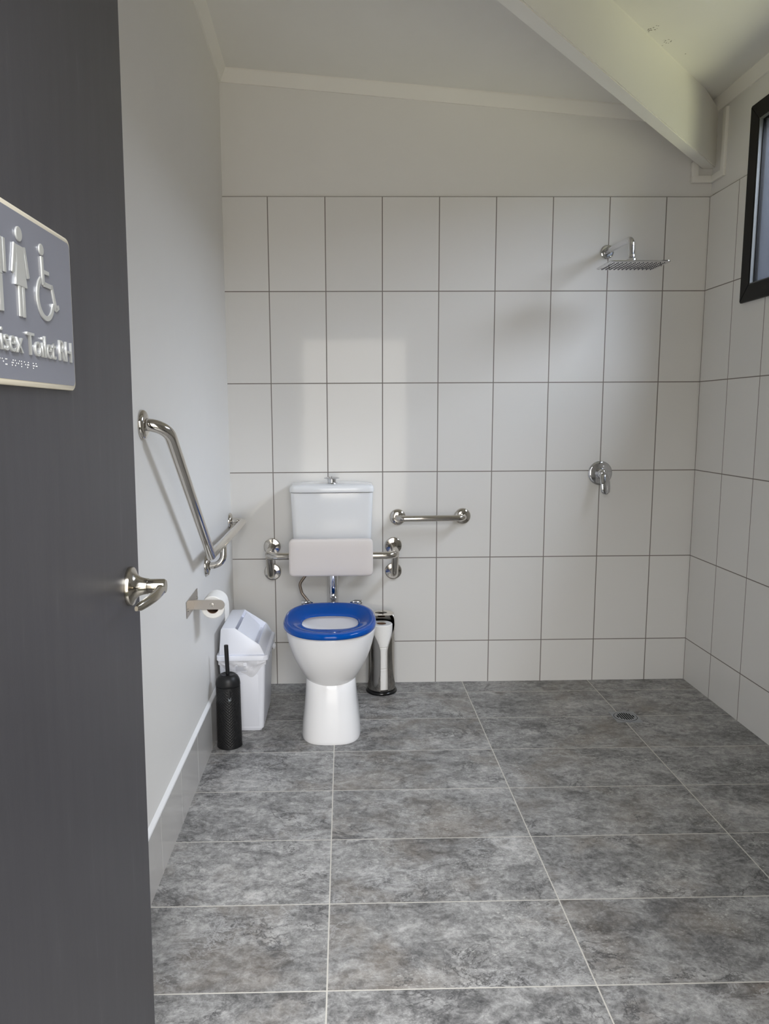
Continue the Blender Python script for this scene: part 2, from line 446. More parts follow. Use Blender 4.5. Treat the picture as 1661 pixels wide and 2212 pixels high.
# skirting tiles on the left wall
bm = BM(); poly_prism(bm, [(XL, 0, 0), (XL + .009, 0, 0), (XL + .009, 0, .176), (XL, 0, .176)], (0, YF, 0))
bl = struct('baseboard_left', bm, 'skirt_tile', 'low band of pale skirting tiles along the left wall', 'baseboard')
bm = BM(); poly_prism(bm, [(XL, -.0, .176), (XL + .0092, -.0, .176), (XL + .0085, -.0, .181), (XL, -.0, .192)], (0, YF, 0))
obj('capping', bm, 'skirt_cap', bl, False)['label'] = 'white sealant strip'

# ------------------------------------------------------------------ window (black frame, frosted sash)
FX0, FX1 = XR - .014, XR + .10
fy0, fy1, fz0, fz1 = WY0 - .018, -.334, 1.698, 2.446
fw = .066
bm = BM()
def frame_ring(bm, x0, x1, y0, y1, z0, z1, w, bev=.003):
    """four mitred members round an opening, in the plane x = const"""
    o_ = [(y0, z0), (y1, z0), (y1, z1), (y0, z1)]; i_ = [(y0 + w, z0 + w), (y1 - w, z0 + w), (y1 - w, z1 - w), (y0 + w, z1 - w)]
    for a in range(4):
        b = (a + 1) % 4
        poly_prism(bm, [(x0, *o_[a]), (x0, *o_[b]), (x0, *i_[b]), (x0, *i_[a])], (x1 - x0, 0, 0), bev, 1)
frame_ring(bm, FX0, XR + .001, fy0, fy1, fz0, fz1, fw)
frame_ring(bm, XR - .002, FX1, WY0 + .001, WY1 - .001, WZ0 + .001, WZ1 - .001, .046)
win = struct('window_1', bm, 'black_frame', 'black framed window with frosted glass high on the right wall', 'window')
gy0, gy1, gz0, gz1 = fy0 + fw - .002, fy1 - fw + .002, fz0 + fw - .002, fz1 - fw + .002      # daylight opening of the frame
bm = BM(); frame_ring(bm, XR - .0115, XR + .0030, gy0, gy1, gz0, gz1, .0050, 0)
obj('seal', bm, 'grey_seal', win, False)['label'] = 'pale grey weather seal'
bm = BM(); frame_ring(bm, XR + .0030, XR + .0300, gy0, gy1, gz0, gz1, .0085, 0)
obj('sash', bm, 'black_frame', win, False)
obj('pane', Box(XR + .0110, XR + .0160, gy0 + .006, gy1 - .006, gz0 + .006, gz1 - .006), 'glass', win, False)['label'] = 'frosted glass pane'

# ------------------------------------------------------------------ open door leaf with its lever handle
DY, DW, DT = -2.200, .875, .040
door = obj('door_1', Box(-DT, 0, -DW, 0, -.99, 1.045, bev=.0015, seg=1), 'door', None, False)
door.location = (-.0205, DY, 1.0); door.rotation_euler = (0, .0100, 0)
door['kind'] = 'structure'; door['label'] = 'charcoal door standing open, a sign and lever handle on it'; door['category'] = 'door'
hd = obj('door_handle', lathe(BM(), [(0, 0), (.0315, 0), (.0318, .003), (.0305, .0065), (.026, .0085), (.020, .0115), (.0155, .017), (.0135, .024), (.0128, .030), (.0128, .0305), (.0118, .031), (.0118, .056), (.0100, .0585), (0, .059)], axis=(1, 0, 0)), 'satin_nickel', door)
hd.location = (0, -.058, -.010); hd['label'] = 'satin silver lever handle'
# lever: curved blade from the end of the neck back towards the hinge side
bm = BM(); rings = []
for i in range(13):
    t = i / 12
    y = .009 - .113 * t; x = .0500 - .011 * t * t + .004 * math.sin(PI * t)
    hz = (.0092 - .0030 * t) * (1 if i < 12 else .6); tx = (.0078 - .0036 * t) * (.6 if i in (0, 12) else 1)
    ring = []
    for j in range(16):
        a = 2 * PI * j / 16; cc, ss = math.cos(a), math.sin(a)
        ring.append((x + tx * math.copysign(abs(cc) ** .7, cc), y, hz * math.copysign(abs(ss) ** .8, ss) - .0025 - .0075 * t))
    rings.append(ring)
loft(bm, rings); obj('lever', bm, 'satin_nickel', hd)
for nm in ('latch_bolt',):
    obj(nm, Box(-.026, -.014, 0, .012, -.016, .008, bev=.003), 'satin_nickel', door, True)

# ------------------------------------------------------------------ sign on the door (its own frame: u along the door, w up, thickness towards the room)
sign = thing('toilet_sign', 'blue-grey raised-letter toilet sign with cream edges fixed on the charcoal door', 'sign', (-.0205 + .006 + .0045, 0, 1.0))
# place in door-local terms so it follows the lean
sgy, sgz, sgw, sgh = -2.614, 1.3825, .276, .182
lean = .0100
sign.location = (-.0205 + math.sin(lean) * (sgz - 1.0) * 1.0 + .0004, sgy, sgz); sign.rotation_euler = (0, lean, 0)
def sring(w, h, r, x):
    return [(x, a, b) for a, b, _ in rrect(-w / 2, w / 2, -h / 2, h / 2, r, 0)]
bm = BM(); loft(bm, [sring(sgw, sgh, .010, 0), sring(sgw, sgh, .010, .0042), sring(sgw - .003, sgh - .003, .009, .0055)], True, True)
obj('edge_border', bm, 'sign_edge', sign, True)['label'] = 'cream rim of the sign'
bm = BM(); loft(bm, [sring(sgw - .0075, sgh - .0115, .007, .0050), sring(sgw - .0075, sgh - .0115, .007, .0060)])
obj('face_plate', bm, 'sign_face', sign, True)['label'] = 'blue-grey face of the sign'
LZ0, LZ1 = .0058, .0080
def flat_shape(name, polys, label):
    bm = BM()
    for pl in polys:
        poly_prism(bm, [(LZ0, a, b) for a, b in pl], (LZ1 - LZ0, 0, 0), .0005, 1)
    o_ = obj(name, bm, 'sign_letter', sign, True); o_['label'] = label
    return o_
def disc(cx, cy, r, n=24): return [(cx + r * math.cos(2 * PI * i / n), cy + r * math.sin(2 * PI * i / n)) for i in range(n)]
def bar(a, b, w):
    a, b = Vector(a), Vector(b); d = (b - a).normalized(); p_ = Vector((-d.y, d.x)) * w / 2
    return [tuple(a + p_), tuple(a - p_), tuple(b - p_), tuple(b + p_)]
def figure(u0, dress):
    top, foot = .071, -.020
    P = [disc(u0, top - .0075, .0075)]
    if dress:
        P.append([(u0 - .010, .052), (u0 + .010, .052), (u0 + .0085, .034), (u0 + .0145, .011), (u0 - .0145, .011), (u0 - .0085, .034)])
        P += [bar((u0 - .011, .0525), (u0 - .019, .022), .0055), bar((u0 + .011, .0525), (u0 + .019, .022), .0055)]
        P += [bar((u0 - .0043, .011), (u0 - .0043, foot), .0058), bar((u0 + .0043, .011), (u0 + .0043, foot), .0058)]
    else:
        P.append([(u0 - .0115, .052), (u0 + .0115, .052), (u0 + .0095, .016), (u0 - .0095, .016)])
        P += [bar((u0 - .0165, .052), (u0 - .0165, .019), .0055), bar((u0 + .0165, .052), (u0 + .0165, .019), .0055)]
        P += [bar((u0 - .0052, .016), (u0 - .0052, foot), .0082), bar((u0 + .0052, .016), (u0 + .0052, foot), .0082)]
    return P
flat_shape('man_symbol', figure(-.070, False), 'raised silver man symbol')
flat_shape('woman_symbol', figure(-.016, True), 'raised silver woman symbol')
w0 = .041
def arc(cx, cy, r, a0, a1, w, n=22):
    o_ = [(cx + (r + w / 2) * math.cos(math.radians(a0 + (a1 - a0) * i / n)), cy + (r + w / 2) * math.sin(math.radians(a0 + (a1 - a0) * i / n))) for i in range(n + 1)]
    i_ = [(cx + (r - w / 2) * math.cos(math.radians(a0 + (a1 - a0) * i / n)), cy + (r - w / 2) * math.sin(math.radians(a0 + (a1 - a0) * i / n))) for i in range(n, -1, -1)]
    return o_ + i_
wc = [disc(w0 + .001, .060, .0063), bar((w0 + .0015, .053), (w0 + .003, .022), .0060), bar((w0 + .003, .0235), (w0 + .0275, .0235), .0055),
      bar((w0 + .003, .037), (w0 + .020, .037), .0048), bar((w0 + .026, .0255), (w0 + .038, -.001), .0058), bar((w0 + .0365, -.0005), (w0 + .046, .004), .0052),
      arc(w0 + .007, .0085, .0225, 118, 352, .0052)]
flat_shape('wheelchair_symbol', wc, 'raised silver wheelchair symbol')
# raised words
cu = bpy.data.curves.new('lettering', 'FONT'); cu.body = 'Unisex Toilet RH'; cu.size = .0345; cu.align_x = 'CENTER'; cu.extrude = .0013; cu.bevel_depth = .0003; cu.offset = -.0003
to = bpy.data.objects.new('lettering_source', cu); COL.objects.link(to)
bpy.context.view_layer.update()
me = bpy.data.meshes.new_from_object(to.evaluated_get(bpy.context.evaluated_depsgraph_get()))
bpy.data.objects.remove(to)
xs = [v.co.x for v in me.vertices]; wtxt = max(xs) - min(xs); cxt = (max(xs) + min(xs)) / 2
for v in me.vertices:
    x, y, z = v.co; v.co = (z + LZ0 + .0012, (x - cxt) * (.234 / wtxt) + .004, y - .0575)
me.materials.clear(); me.materials.append(M['sign_letter'])
lt = bpy.data.objects.new('lettering', me); COL.objects.link(lt); lt.parent = sign; lt['label'] = 'raised silver words UNISEX TOILET RH'
# braille row
bm = BM(); cells = ['136', '1345', '24', '234', '15', '1346', '', '2345', '135', '24', '123', '15', '2345', '', '1235', '125']
for i, c_ in enumerate(cells):
    for d_ in c_:
        d_ = int(d_) - 1; u = -.098 + i * .0075 + (d_ // 3) * .0026; w_ = -.0660 - (d_ % 3) * .0026
        lathe(bm, [(.0009, 0), (.0007, .0006), (0, .0009)], (.0058, u, w_), (1, 0, 0), 8)
obj('braille', bm, 'sign_letter', sign, True)

# ------------------------------------------------------------------ toilet
TX = .2645
toilet = thing('toilet', 'white porcelain toilet with a raised bowl and blue seat on a flared pedestal', 'toilet', (0, 0, 0))
bm = BM()
loft(bm, [egg(TX, .1165, -.53, -.684, -.19, 0, 2.9, 4), egg(TX, .1175, -.53, -.685, -.19, .004, 2.9, 4), egg(TX, .1165, -.53, -.684, -.19, .012, 2.9, 4), egg(TX, .1140, -.53, -.681, -.19, .05, 2.9, 4), egg(TX, .1078, -.53, -.671, -.19, .10, 2.9, 4),
          egg(TX, .1030, -.53, -.662, -.19, .15, 2.8, 4), egg(TX, .1000, -.53, -.654, -.19, .195, 2.7, 4), egg(TX, .0985, -.53, -.645, -.19, .222, 2.6, 4), egg(TX, .094, -.53, -.630, -.19, .243, 2.5, 4),
          egg(TX, .084, -.52, -.60, -.19, .258, 2.4, 4), egg(TX, .062, -.50, -.56, -.19, .267, 2.4, 4)])
obj('pedestal', bm, 'porcelain', toilet, True, angle=60)
bm = BM()
def bowl(hw, f, b, z, yc=-.53, nf=2.1, nb=2.8): return egg(TX + .001, hw, yc, f, b, z, nf, nb)
loft(bm, [bowl(.045, -.585, -.42, .2035), bowl(.070, -.615, -.38, .2085), bowl(.088, -.638, -.35, .2175), bowl(.0985, -.652, -.33, .229), bowl(.1115, -.668, -.31, .248), bowl(.124, -.684, -.29, .270),
          bowl(.1375, -.700, -.27, .295), bowl(.149, -.714, -.25, .320), bowl(.158, -.724, -.235, .345), bowl(.1655, -.732, -.222, .370), bowl(.1715, -.738, -.212, .395), bowl(.176, -.742, -.205, .418), bowl(.1775, -.744, -.203, .428), bowl(.1770, -.7435, -.204, .4345), bowl(.1735, -.740, -.207, .4372),
          bowl(.128, -.652, -.37, .4372), bowl(.125, -.649, -.373, .432), bowl(.128, -.652, -.37, .410), bowl(.122, -.645, -.38, .36), bowl(.105, -.63, -.40, .31), bowl(.07, -.60, -.43, .27), bowl(.035, -.57, -.46, .258)])
obj('bowl', bm, 'porcelain', toilet, True, angle=60)
# seat ring
def lerp(a, b, t): return a + (b - a) * t
bm = BM(); rings = []
prof = [(.03, .4390), (.004, .4405), (-.004, .4460), (0, .4525), (.035, .4580), (.10, .4615), (.20, .4625), (.34, .4610), (.50, .4575), (.66, .4530), (.82, .4480), (.93, .4445), (1.0, .4415), (1.02, .4385), (.97, .4375)]
NS = 120
for t, z in prof:
    ring = []
    for i in range(NS):
        a = 2 * PI * i / NS; cc, ss = math.cos(a), math.sin(a)
        no = 2.25 if ss < 0 else 2.75; ni = 2.6
        ox = TX - .002 + .1835 * math.copysign(abs(cc) ** (2 / no), cc); oy = -.520 + (.240 if ss < 0 else .263) * math.copysign(abs(ss) ** (2 / no), ss)
        ix = TX - .001 + .1130 * math.copysign(abs(cc) ** (2 / ni), cc); iy = -.514 + (.103 if ss < 0 else .104) * math.copysign(abs(ss) ** (2 / ni), ss)
        tt = max(-.1, t); zz = z
        if ss < 0 and t > 0: zz -= .004 * (abs(ss) ** 6) * math.sin(PI * min(1, t)) 
        ring.append((lerp(ox, ix, tt), lerp(oy, iy, tt), zz))
    rings.append(ring)
loft(bm, rings + [rings[0]], False, False)
bmesh.ops.remove_doubles(bm, verts=bm.verts[:], dist=1e-6)
obj('seat', bm, 'seat_blue', toilet, True, angle=60)['label'] = 'glossy bright blue toilet seat ring'
for sx, hx in ((-1, .1505), (1, .3800)):
    bm = BM(); lathe(bm, [(0, -.017), (.0085, -.017), (.0095, -.0155), (.0095, .0155), (.0085, .017), (0, .017)], (hx, -.243, .4545), (1, 0, 0), 20)
    tube(bm, fillet([(hx - sx * .015, -.243, .4545), (hx - sx * .028, -.243, .4545), (hx - sx * .030, -.262, .455)], .008), .0055, 12)
    lathe(bm, [(0, 0), (.010, 0), (.010, .022), (0, .022)], (hx, -.243, .4300), (0, 0, 1), 16)
    obj('seat_hinge', bm, 'chrome', toilet)
# chrome flush pipe from cistern into the pan
bm = BM(); tube(bm, fillet([(.271, -.088, .5975), (.271, -.088, .415), (.271, -.23, .405)], .05, 8), .0232, 28)
lathe(bm, [(.0232, 0), (.027, 0), (.027, .03), (.0232, .03)], (.271, -.150, .405), (0, -1, 0), 24)
obj('flush_pipe', bm, 'chrome', toilet)
# braided water hose
bm = BM(); tube(bm, fillet([(.168, -.10, .5975), (.158, -.10, .560), (.118, -.10, .505), (.128, -.10, .462), (.165, -.115, .418), (.19, -.15, .400)], [.05, .03, .03, .03], 6), .0066, 12)
obj('water_hose', bm, 'hose', toilet)['label'] = 'thin braided metal water hose'

# cistern
CXc = .2690
cis = thing('cistern', 'white cistern on the tiled wall above the toilet', 'cistern', (0, 0, 0))
def crect(hw, yf, z, r=.022, bow=.007):
    out = []
    for x, y, zz in rrect(CXc - hw, CXc + hw, yf, -.001, r, z, 8):
        if y < -.05: y -= bow * (1 - ((x - CXc) / hw) ** 2)
        out.append((x, y, zz))
    return out
def cr2(hw, yf, z, r=.022, bow=.010):
    # resampled so the front carries enough vertices to bow
    base = rrect(CXc - hw, CXc + hw, yf, -.001, r, z, 8); out = []
    n = len(base)
    for i in range(n):
        a, b = Vector(base[i]), Vector(base[(i + 1) % n]); m = 10 if (a - b).length > .05 else 1
        for j in range(m): out.append(a.lerp(b, j / m))
    res = []
    for p_ in out:
        y = p_.y
        if y < -.03: y -= bow * max(0, 1 - ((p_.x - CXc) / hw) ** 2) * min(1, (-y - .03) / .08)
        res.append((p_.x, y, p_.z))
    return res
bm = BM(); loft(bm, [cr2(.160, -.135, .598), cr2(.166, -.142, .603), cr2(.1695, -.147, .66), cr2(.1735, -.153, .73), cr2(.1775, -.159, .82), cr2(.1808, -.164, .915), cr2(.1808, -.164, .9235)])
obj('tank', bm, 'cistern_plastic', cis, True, angle=50)
bm = BM(); loft(bm, [cr2(.1800, -.162, .9255), cr2(.1842, -.168, .9262), cr2(.1850, -.1695, .9300), cr2(.1845, -.169, .944), cr2(.182, -.166, .9515), cr2(.176, -.158, .9560), cr2(.13, -.13, .9605), cr2(.06, -.10, .962)])
obj('lid', bm, 'cistern_plastic', cis, True, angle=50)
bm = BM(); BYc = -.108
lathe(bm, [(0, .9540), (.0270, .9540), (.0270, .9610), (.0255, .9630), (.0205, .9635), (.0200, .9645), (.0200, .9800)], (CXc, BYc, 0), seg=36)
lathe(bm, [(0, .9795), (.022, .9800), (.0340, .9830), (.0345, .9842), (.0335, .9852), (.026, .9880), (.013, .9897), (0, .9902)], (CXc, BYc, 0), seg=40)
fb = obj('flush_button', bm, 'chrome', cis); fb['label'] = 'domed chrome flush button'
bm = BM(); box(bm, CXc - .0006, CXc + .0006, BYc - .032, BYc + .032, .9870, .9904)
obj('button_split', bm, 'hole_dark', fb, False)

# ------------------------------------------------------------------ backrest: padded board on a chrome rail off the wall
br = thing('backrest_rail', 'pale padded backrest on a chrome wall rail in front of the cistern', 'backrest', (0, 0, 0))
bm = BM()
RL, RR, RU, RD, BY = -.0110, .5490, .6600, .5410, -.215
path = fillet([(RL, -.002, RU), (RL, BY, RU - .006), (RR, BY, RU - .006), (RR, -.002, RU)], .045, 9)
tube(bm, path, .0160, 24); obj('rail', bm, 'stainless', br)
for x in (RL, RR):
    s = 1 if x == RR else -1
    bm = BM(); tube(bm, fillet([(x, -.002, RD), (x, -.085, RD - .004), (x, -.155, RU - .008)], .045, 8), .0160, 24)
    obj('strut', bm, 'stainless', br)
    for z in (RU, RD):
        bm = BM(); lathe(bm, [(.0165, .0072), (.0185, .0066), (.0340, .0058), (.0375, .0046), (.0392, .0022), (.0392, 0), (0, 0)], (x, -.0005, z), (0, -1, 0), 44)
        obj('wall_rose', bm, 'stainless', br)
bm = BM(); pz0, pz1, px0, px1 = .5720, .7335, .0840, .4455
def prr(i, y): return [(a, y, b) for a, b, _ in rrect(px0 + i, px1 - i, pz0 + i, pz1 - i, .020 - i * .3, 0, 8)]
loft(bm, [prr(.006, -.226), prr(.001, -.229), prr(0, -.233), prr(0, -.252), prr(.0012, -.2575), prr(.004, -.2605), prr(.010, -.2620), prr(.035, -.2630)])
obj('pad', bm, 'pad_vinyl', br, True, angle=60)['label'] = 'pale beige rounded back pad'

# ------------------------------------------------------------------ grab rails
gr = thing('grab_rail', 'long angled stainless grab rail on the left wall', 'grab rail', (0, 0, 0))
GX = XL + .064; rr_ = .0163
bm = BM()
E_ = Vector((GX, -.905, .788))
tube(bm, fillet([(XL + .002, -1.478, 1.238), (GX, -1.478, 1.238), tuple(E_)], .055, 10), rr_, 24)
lathe(bm, [(0, -rr_)] + [(rr_ * math.cos(math.radians(a)), rr_ * math.sin(math.radians(a))) for a in range(-75, 90, 15)] + [(0, rr_)], E_, (1, 0, 0), 24)
obj('sloping_bar', bm, 'stainless', gr)
bm = BM(); tube(bm, fillet([tuple(E_), (GX, -.062, .788), (XL + .002, -.062, .788)], .040, 9), rr_, 24)
obj('level_bar', bm, 'stainless', gr)
bm = BM(); tube(bm, fillet([(XL + .002, -.662, .705), (GX + .002, -.662, .705), (GX, -.640, .782)], .040, 9), .0125, 20)
obj('lower_strut', bm, 'stainless', gr)
for y, z in ((-1.478, 1.238), (-.062, .788), (-.662, .705)):
    bm = BM(); lathe(bm, [(.0165, .0145), (.020, .0138), (.028, .0130), (.0345, .0105), (.0378, .0060), (.0385, .0010), (.0385, 0), (0, 0)], (XL + .0005, y, z), (1, 0, 0), 40)
    obj('wall_rose', bm, 'stainless', gr)

hr = thing('grab_rail', 'short straight stainless grab rail on the tiled wall right of the cistern', 'grab rail', (0, 0, 0))
bm = BM(); tube(bm, fillet([(.569, -.002, .793), (.569, -.062, .793), (.869, -.062, .795), (.869, -.002, .795)], .030, 9), .0142, 24)
obj('bar', bm, 'stainless', hr)
for x, z in ((.569, .793), (.869, .795)):
    bm = BM(); lathe(bm, [(.0150, .016), (.021, .0155), (.0275, .0135), (.033, .0105), (.0365, .006), (.0378, .001), (.0378, 0), (0, 0)], (x, -.0005, z), (0, -1, 0), 40)
    obj('wall_rose', bm, 'stainless', hr)

# ------------------------------------------------------------------ toilet paper bracket on the left wall, with its roll
tp = thing('toilet_roll_holder', 'brushed steel arm bracket screwed to the left wall above the bin', 'toilet roll holder', (0, 0, 0))
ty, tz = -.925, .621
bm = BM(); poly_prism(bm, [(XL + .0005, -1.034, .602), (XL + .0005, -1.034, .658), (XL + .0005, -.850, .662), (XL + .0005, -.850, .612), (XL + .0005, -.985, .604)], (.0025, 0, 0), .0008, 1)
obj('wall_plate', bm, 'brushed', tp, False)
for y, z in ((-1.015, .626), (-.866, .632)):
    bm = BM(); lathe(bm, [(.0058, 0), (.0055, .0022), (.0035, .0036), (0, .004)], (XL + .003, y, z), (1, 0, 0), 16); obj('screw', bm, 'stainless', tp)
bm = BM(); pts = [(XL + .002, ty, tz - .0165), (XL + .1085 - .0165, ty, tz - .0165)]
for j in range(1, 12):
    a = -PI / 2 + PI * j / 12; pts.append((XL + .1085 - .0165 + .0165 * math.cos(a), ty, tz + .0165 * math.sin(a)))
pts += [(XL + .1085 - .0165, ty, tz + .0165), (XL + .002, ty, tz + .0165)]
poly_prism(bm, pts, (0, .003, 0), .0006, 1); obj('arm', bm, 'brushed', tp, False)
rcx = -.1305
bm = BM(); tube(bm, [(rcx, ty + .002, tz), (rcx, ty + .118, tz)], .0080, 16); lathe(bm, [(.0072, 0), (.0066, .0016), (.004, .0026), (0, .0026)], (rcx, ty, tz), (0, -1, 0), 20)
obj('spindle', bm, 'stainless', tp)

def toilet_roll(label, R, h, hole, loc, rot=(0, 0, 0), group=None):
    t = thing('toilet_roll', label, 'toilet roll', loc, group, rot)
    c_ = .003
    bm = BM(); lathe(bm, [(hole, 0), (R - c_, 0), (R, c_), (R + .0006, h * .5), (R, h - c_), (R - c_, h), (hole + .002, h), (hole, h - .001), (hole, 0)], seg=48)
    obj('paper', bm, 'paper', t)
    bm = BM(); lathe(bm, [(hole - .0012, .001), (hole - .0002, .001), (hole - .0002, h - .002), (hole - .0012, h - .002), (hole - .0012, .001)], seg=32)
    obj('core', bm, 'core', t)['label'] = 'brown cardboard core'
    return t
r0 = toilet_roll('white toilet roll hanging behind the steel bracket arm on the left wall', .0395, .098, .0215, (rcx, ty + .010, tz - .0122), (-PI / 2, 0, 0))
# hanging tail of the sheet (local frame: roll axis is z)
bm = BM(); a_ = []
n = 8
for i in range(n + 1):
    t = i / n; a_.append((.0398 + .0016 * math.sin(t * 3), .052 * t + 0.0))
for i in range(n):
    (x0, y0), (x1, y1) = a_[i], a_[i + 1]
    p_ = [(x0, y0, .002), (x1, y1, .002 + .004 * (i + 1) / n), (x1, y1, .096), (x0, y0, .096)]
    q_ = [(x + .0006, y, z) for x, y, z in p_]
    v = [bm.verts.new(c_) for c_ in p_ + q_]
    for f in ((0, 1, 2, 3), (7, 6, 5, 4), (0, 4, 5, 1), (1, 5, 6, 2), (2, 6, 7, 3), (3, 7, 4, 0)): bm.faces.new([v[i2] for i2 in f])
obj('loose_sheet', bm, 'paper', r0)

# ------------------------------------------------------------------ swing bin
bn_ = thing('swing_bin', 'white plastic swing-top bin in the corner by the left wall', 'bin', (0, 0, 0))
bm = BM()
def brr(x0, x1, y0, y1, z, r=.014): return rrect(x0, x1, y0, y1, r, z, 5)
bx0, bx1, by0, by1 = -.1680, -.0085, -.540, -.232
tx0, tx1, ty0, ty1 = -.1795, .0045, -.549, -.226
fr = lambda t, z: brr(lerp(bx0, tx0, t), lerp(bx1, tx1, t), lerp(by0, ty0, t), lerp(by1, ty1, t), z)
inn = lambda t, z, d=.004: brr(lerp(bx0, tx0, t) + d, lerp(bx1, tx1, t) - d, lerp(by0, ty0, t) + d, lerp(by1, ty1, t) - d, z)
loft(bm, [brr(bx0 + .008, bx1 - .008, by0 + .008, by1 - .008, 0), brr(bx0 + .006, bx1 - .006, by0 + .006, by1 - .006, .010), brr(bx0 + .006, bx1 - .006, by0 + .006, by1 - .006, .0105), fr(0, .011), fr(.5, .15), fr(1, .300), inn(1, .300), inn(.5, .15), inn(.1, .02)])
# raised panel on the narrow front face and vertical side ribs
poly_prism(bm, [(-.150, -.5420, .020), (-.026, -.5420, .020), (-.024, -.5475, .240), (-.152, -.5475, .240)], (0, .004, 0), .002, 2)
body = obj('body', bm, 'bin_plastic', bn_, True, angle=35)
# grip on the front; a greyer plate paints the shade of its recess
bm = BM(); box(bm, -.1170, -.0680, -.5530, -.5465, .2520, .2900, .0025)
grip = obj('grip', bm, 'bin_plastic', bn_, True)
obj('grip_recess_shade', Box(-.1130, -.0720, -.5536, -.5520, .2560, .2760, bev=.0006, seg=1), 'bin_recess_shade', grip, False)
# rim of the lid
bm = BM()
loft(bm, [brr(-.1840, .0125, -.556, -.222, .2985, .018), brr(-.1880, .0165, -.560, -.218, .3000, .020), brr(-.1880, .0165, -.560, -.218, .3170, .020), brr(-.1860, .0145, -.558, -.220, .3195, .019), brr(-.1780, .0070, -.550, -.228, .3200, .016)])
obj('rim', bm, 'bin_plastic', bn_, True, angle=40)
# hood: flat top on the wall side, long slope with an opening facing the toilet
y0, y1, yt0, yt1 = -.5500, -.2300, -.5360, -.2440
prof = [(-.1770, .3200), (-.1700, .4215), (-.1640, .4265), (-.1120, .4265), (-.0210, .3640), (-.0135, .3560), (.0040, .3200)]
def yy(z, s): f = (z - .32) / (.4265 - .32); return lerp(y0, yt0, f) if s < 0 else lerp(y1, yt1, f)
bm = BM()
fa = [bm.verts.new((x, yy(z, -1), z)) for x, z in prof]; ba = [bm.verts.new((x, yy(z, 1), z)) for x, z in prof]
bm.faces.new(fa[::-1]); bm.faces.new(ba)
slope = None
for i in range(len(prof)):
    j = (i + 1) % len(prof)
    f = bm.faces.new((fa[i], fa[j], ba[j], ba[i]))
    if i == 3: slope = f
r_ = bmesh.ops.inset_region(bm, faces=[slope], thickness=.011, depth=0)
nrm = Vector((prof[4][1] - prof[3][1], 0, -(prof[4][0] - prof[3][0])))
nrm = Vector((.0625, 0, .091)).normalized()
r_ = bmesh.ops.extrude_discrete_faces(bm, faces=[slope])
slope = r_['faces'][0]
for v in slope.verts: v.co -= nrm * .030
oe = [e_ for e_ in bm.edges if len(e_.link_faces) == 2 and e_.calc_face_angle() > .3]
bmesh.ops.bevel(bm, geom=oe, offset=.0032, segments=2, profile=.5, affect='EDGES')
hood = obj('hood', bm, 'bin_plastic', bn_, True, angle=50)
# swing flap, tipped a little in its opening
bm = BM(); d = Vector((.091, 0, -.0625)).normalized()
L0, L1 = .0125, .0965; c0 = Vector((-.1120, 0, .4265))
fl = []
for L, yv in ((L0, -.522), (L1, -.518), (L1, -.262), (L0, -.258)):
    sink = .0030 + (.0130 if L == L1 else 0)
    p_ = c0 + d * L - nrm * sink; fl.append((p_.x, yv, p_.z))
poly_prism(bm, fl, tuple(-nrm * .004), .0006, 1)
obj('swing_flap', bm, 'bin_plastic', bn_, False)
# crumpled liner hanging out under the rim
bm = BM(); per = []
base = brr(-.1842, .0118, -.5555, -.2225, 0, .016)
ring0 = []
nb_ = len(base)
for i in range(nb_):
    a, b = Vector(base[i]), Vector(base[(i + 1) % nb_]); m = max(1, int((a - b).length / .006))
    for j in range(m): ring0.append(a.lerp(b, j / m))
cen = Vector((-.087, -.39, 0)); rows = 9; NR = len(ring0)
def hang(p_):
    h = .022
    if p_.y < -.53:
        t = (p_.x + .186) / .198                                   # front: two swags, the larger to the right
        h = .018 + .048 * max(0, math.sin(PI * min(1, max(0, (t - .05) / .55)))) ** 1.3 * .75 + .052 * max(0, math.sin(PI * min(1, max(0, (t - .42) / .52)))) ** 1.5
    elif p_.x > 0: h = .018 + .016 * abs(math.sin(p_.y * 19)) + (.010 if p_.y > -.3 else 0)
    else: h = .020 + .010 * math.sin(p_.y * 23)
    return h
V = []
for r in range(rows + 1):
    row = []
    for i, p_ in enumerate(ring0):
        t = r / rows; h = hang(p_); n_ = (p_ - cen); n_ = Vector((n_.x / .1, n_.y / .17, 0)); n_ = Vector((math.copysign(1, n_.x) if abs(n_.x) > .96 else 0, math.copysign(1, n_.y) if abs(n_.y) > .96 else 0, 0))
        w = .0024 * math.sin(i * 1.3 + r * 1.1) + .0030 * math.sin(i * .45 - r * .9 + 2)
        lim = XL + .0095
        q_ = Vector((p_.x, p_.y, .2995 - h * t)) + n_ * (w * math.sin(PI * min(1, t * 1.2)) - .0015 - .0035 * t)
        row.append(bm.verts.new((max(lim, q_.x), q_.y, q_.z)))
    V.append(row)
for r in range(rows):
    for i in range(NR): bm.faces.new((V[r][i], V[r][(i + 1) % NR], V[r + 1][(i + 1) % NR], V[r + 1][i]))
obj('liner', bm, 'liner', bn_, True, angle=80)['label'] = 'crumpled clear plastic bin liner'
# small knot of the liner sticking out at the back of the rim
bm = BM(); bmesh.ops.create_icosphere(bm, subdivisions=3, radius=.011)
for v in bm.verts: v.co *= 1 + .25 * math.sin(v.co.x * 700) * math.cos(v.co.z * 600); v.co = Vector((v.co.x * .7, v.co.y, v.co.z * 1.2)) + Vector((.018, -.32, .287))
obj('liner_knot', bm, 'liner', bn_, True)

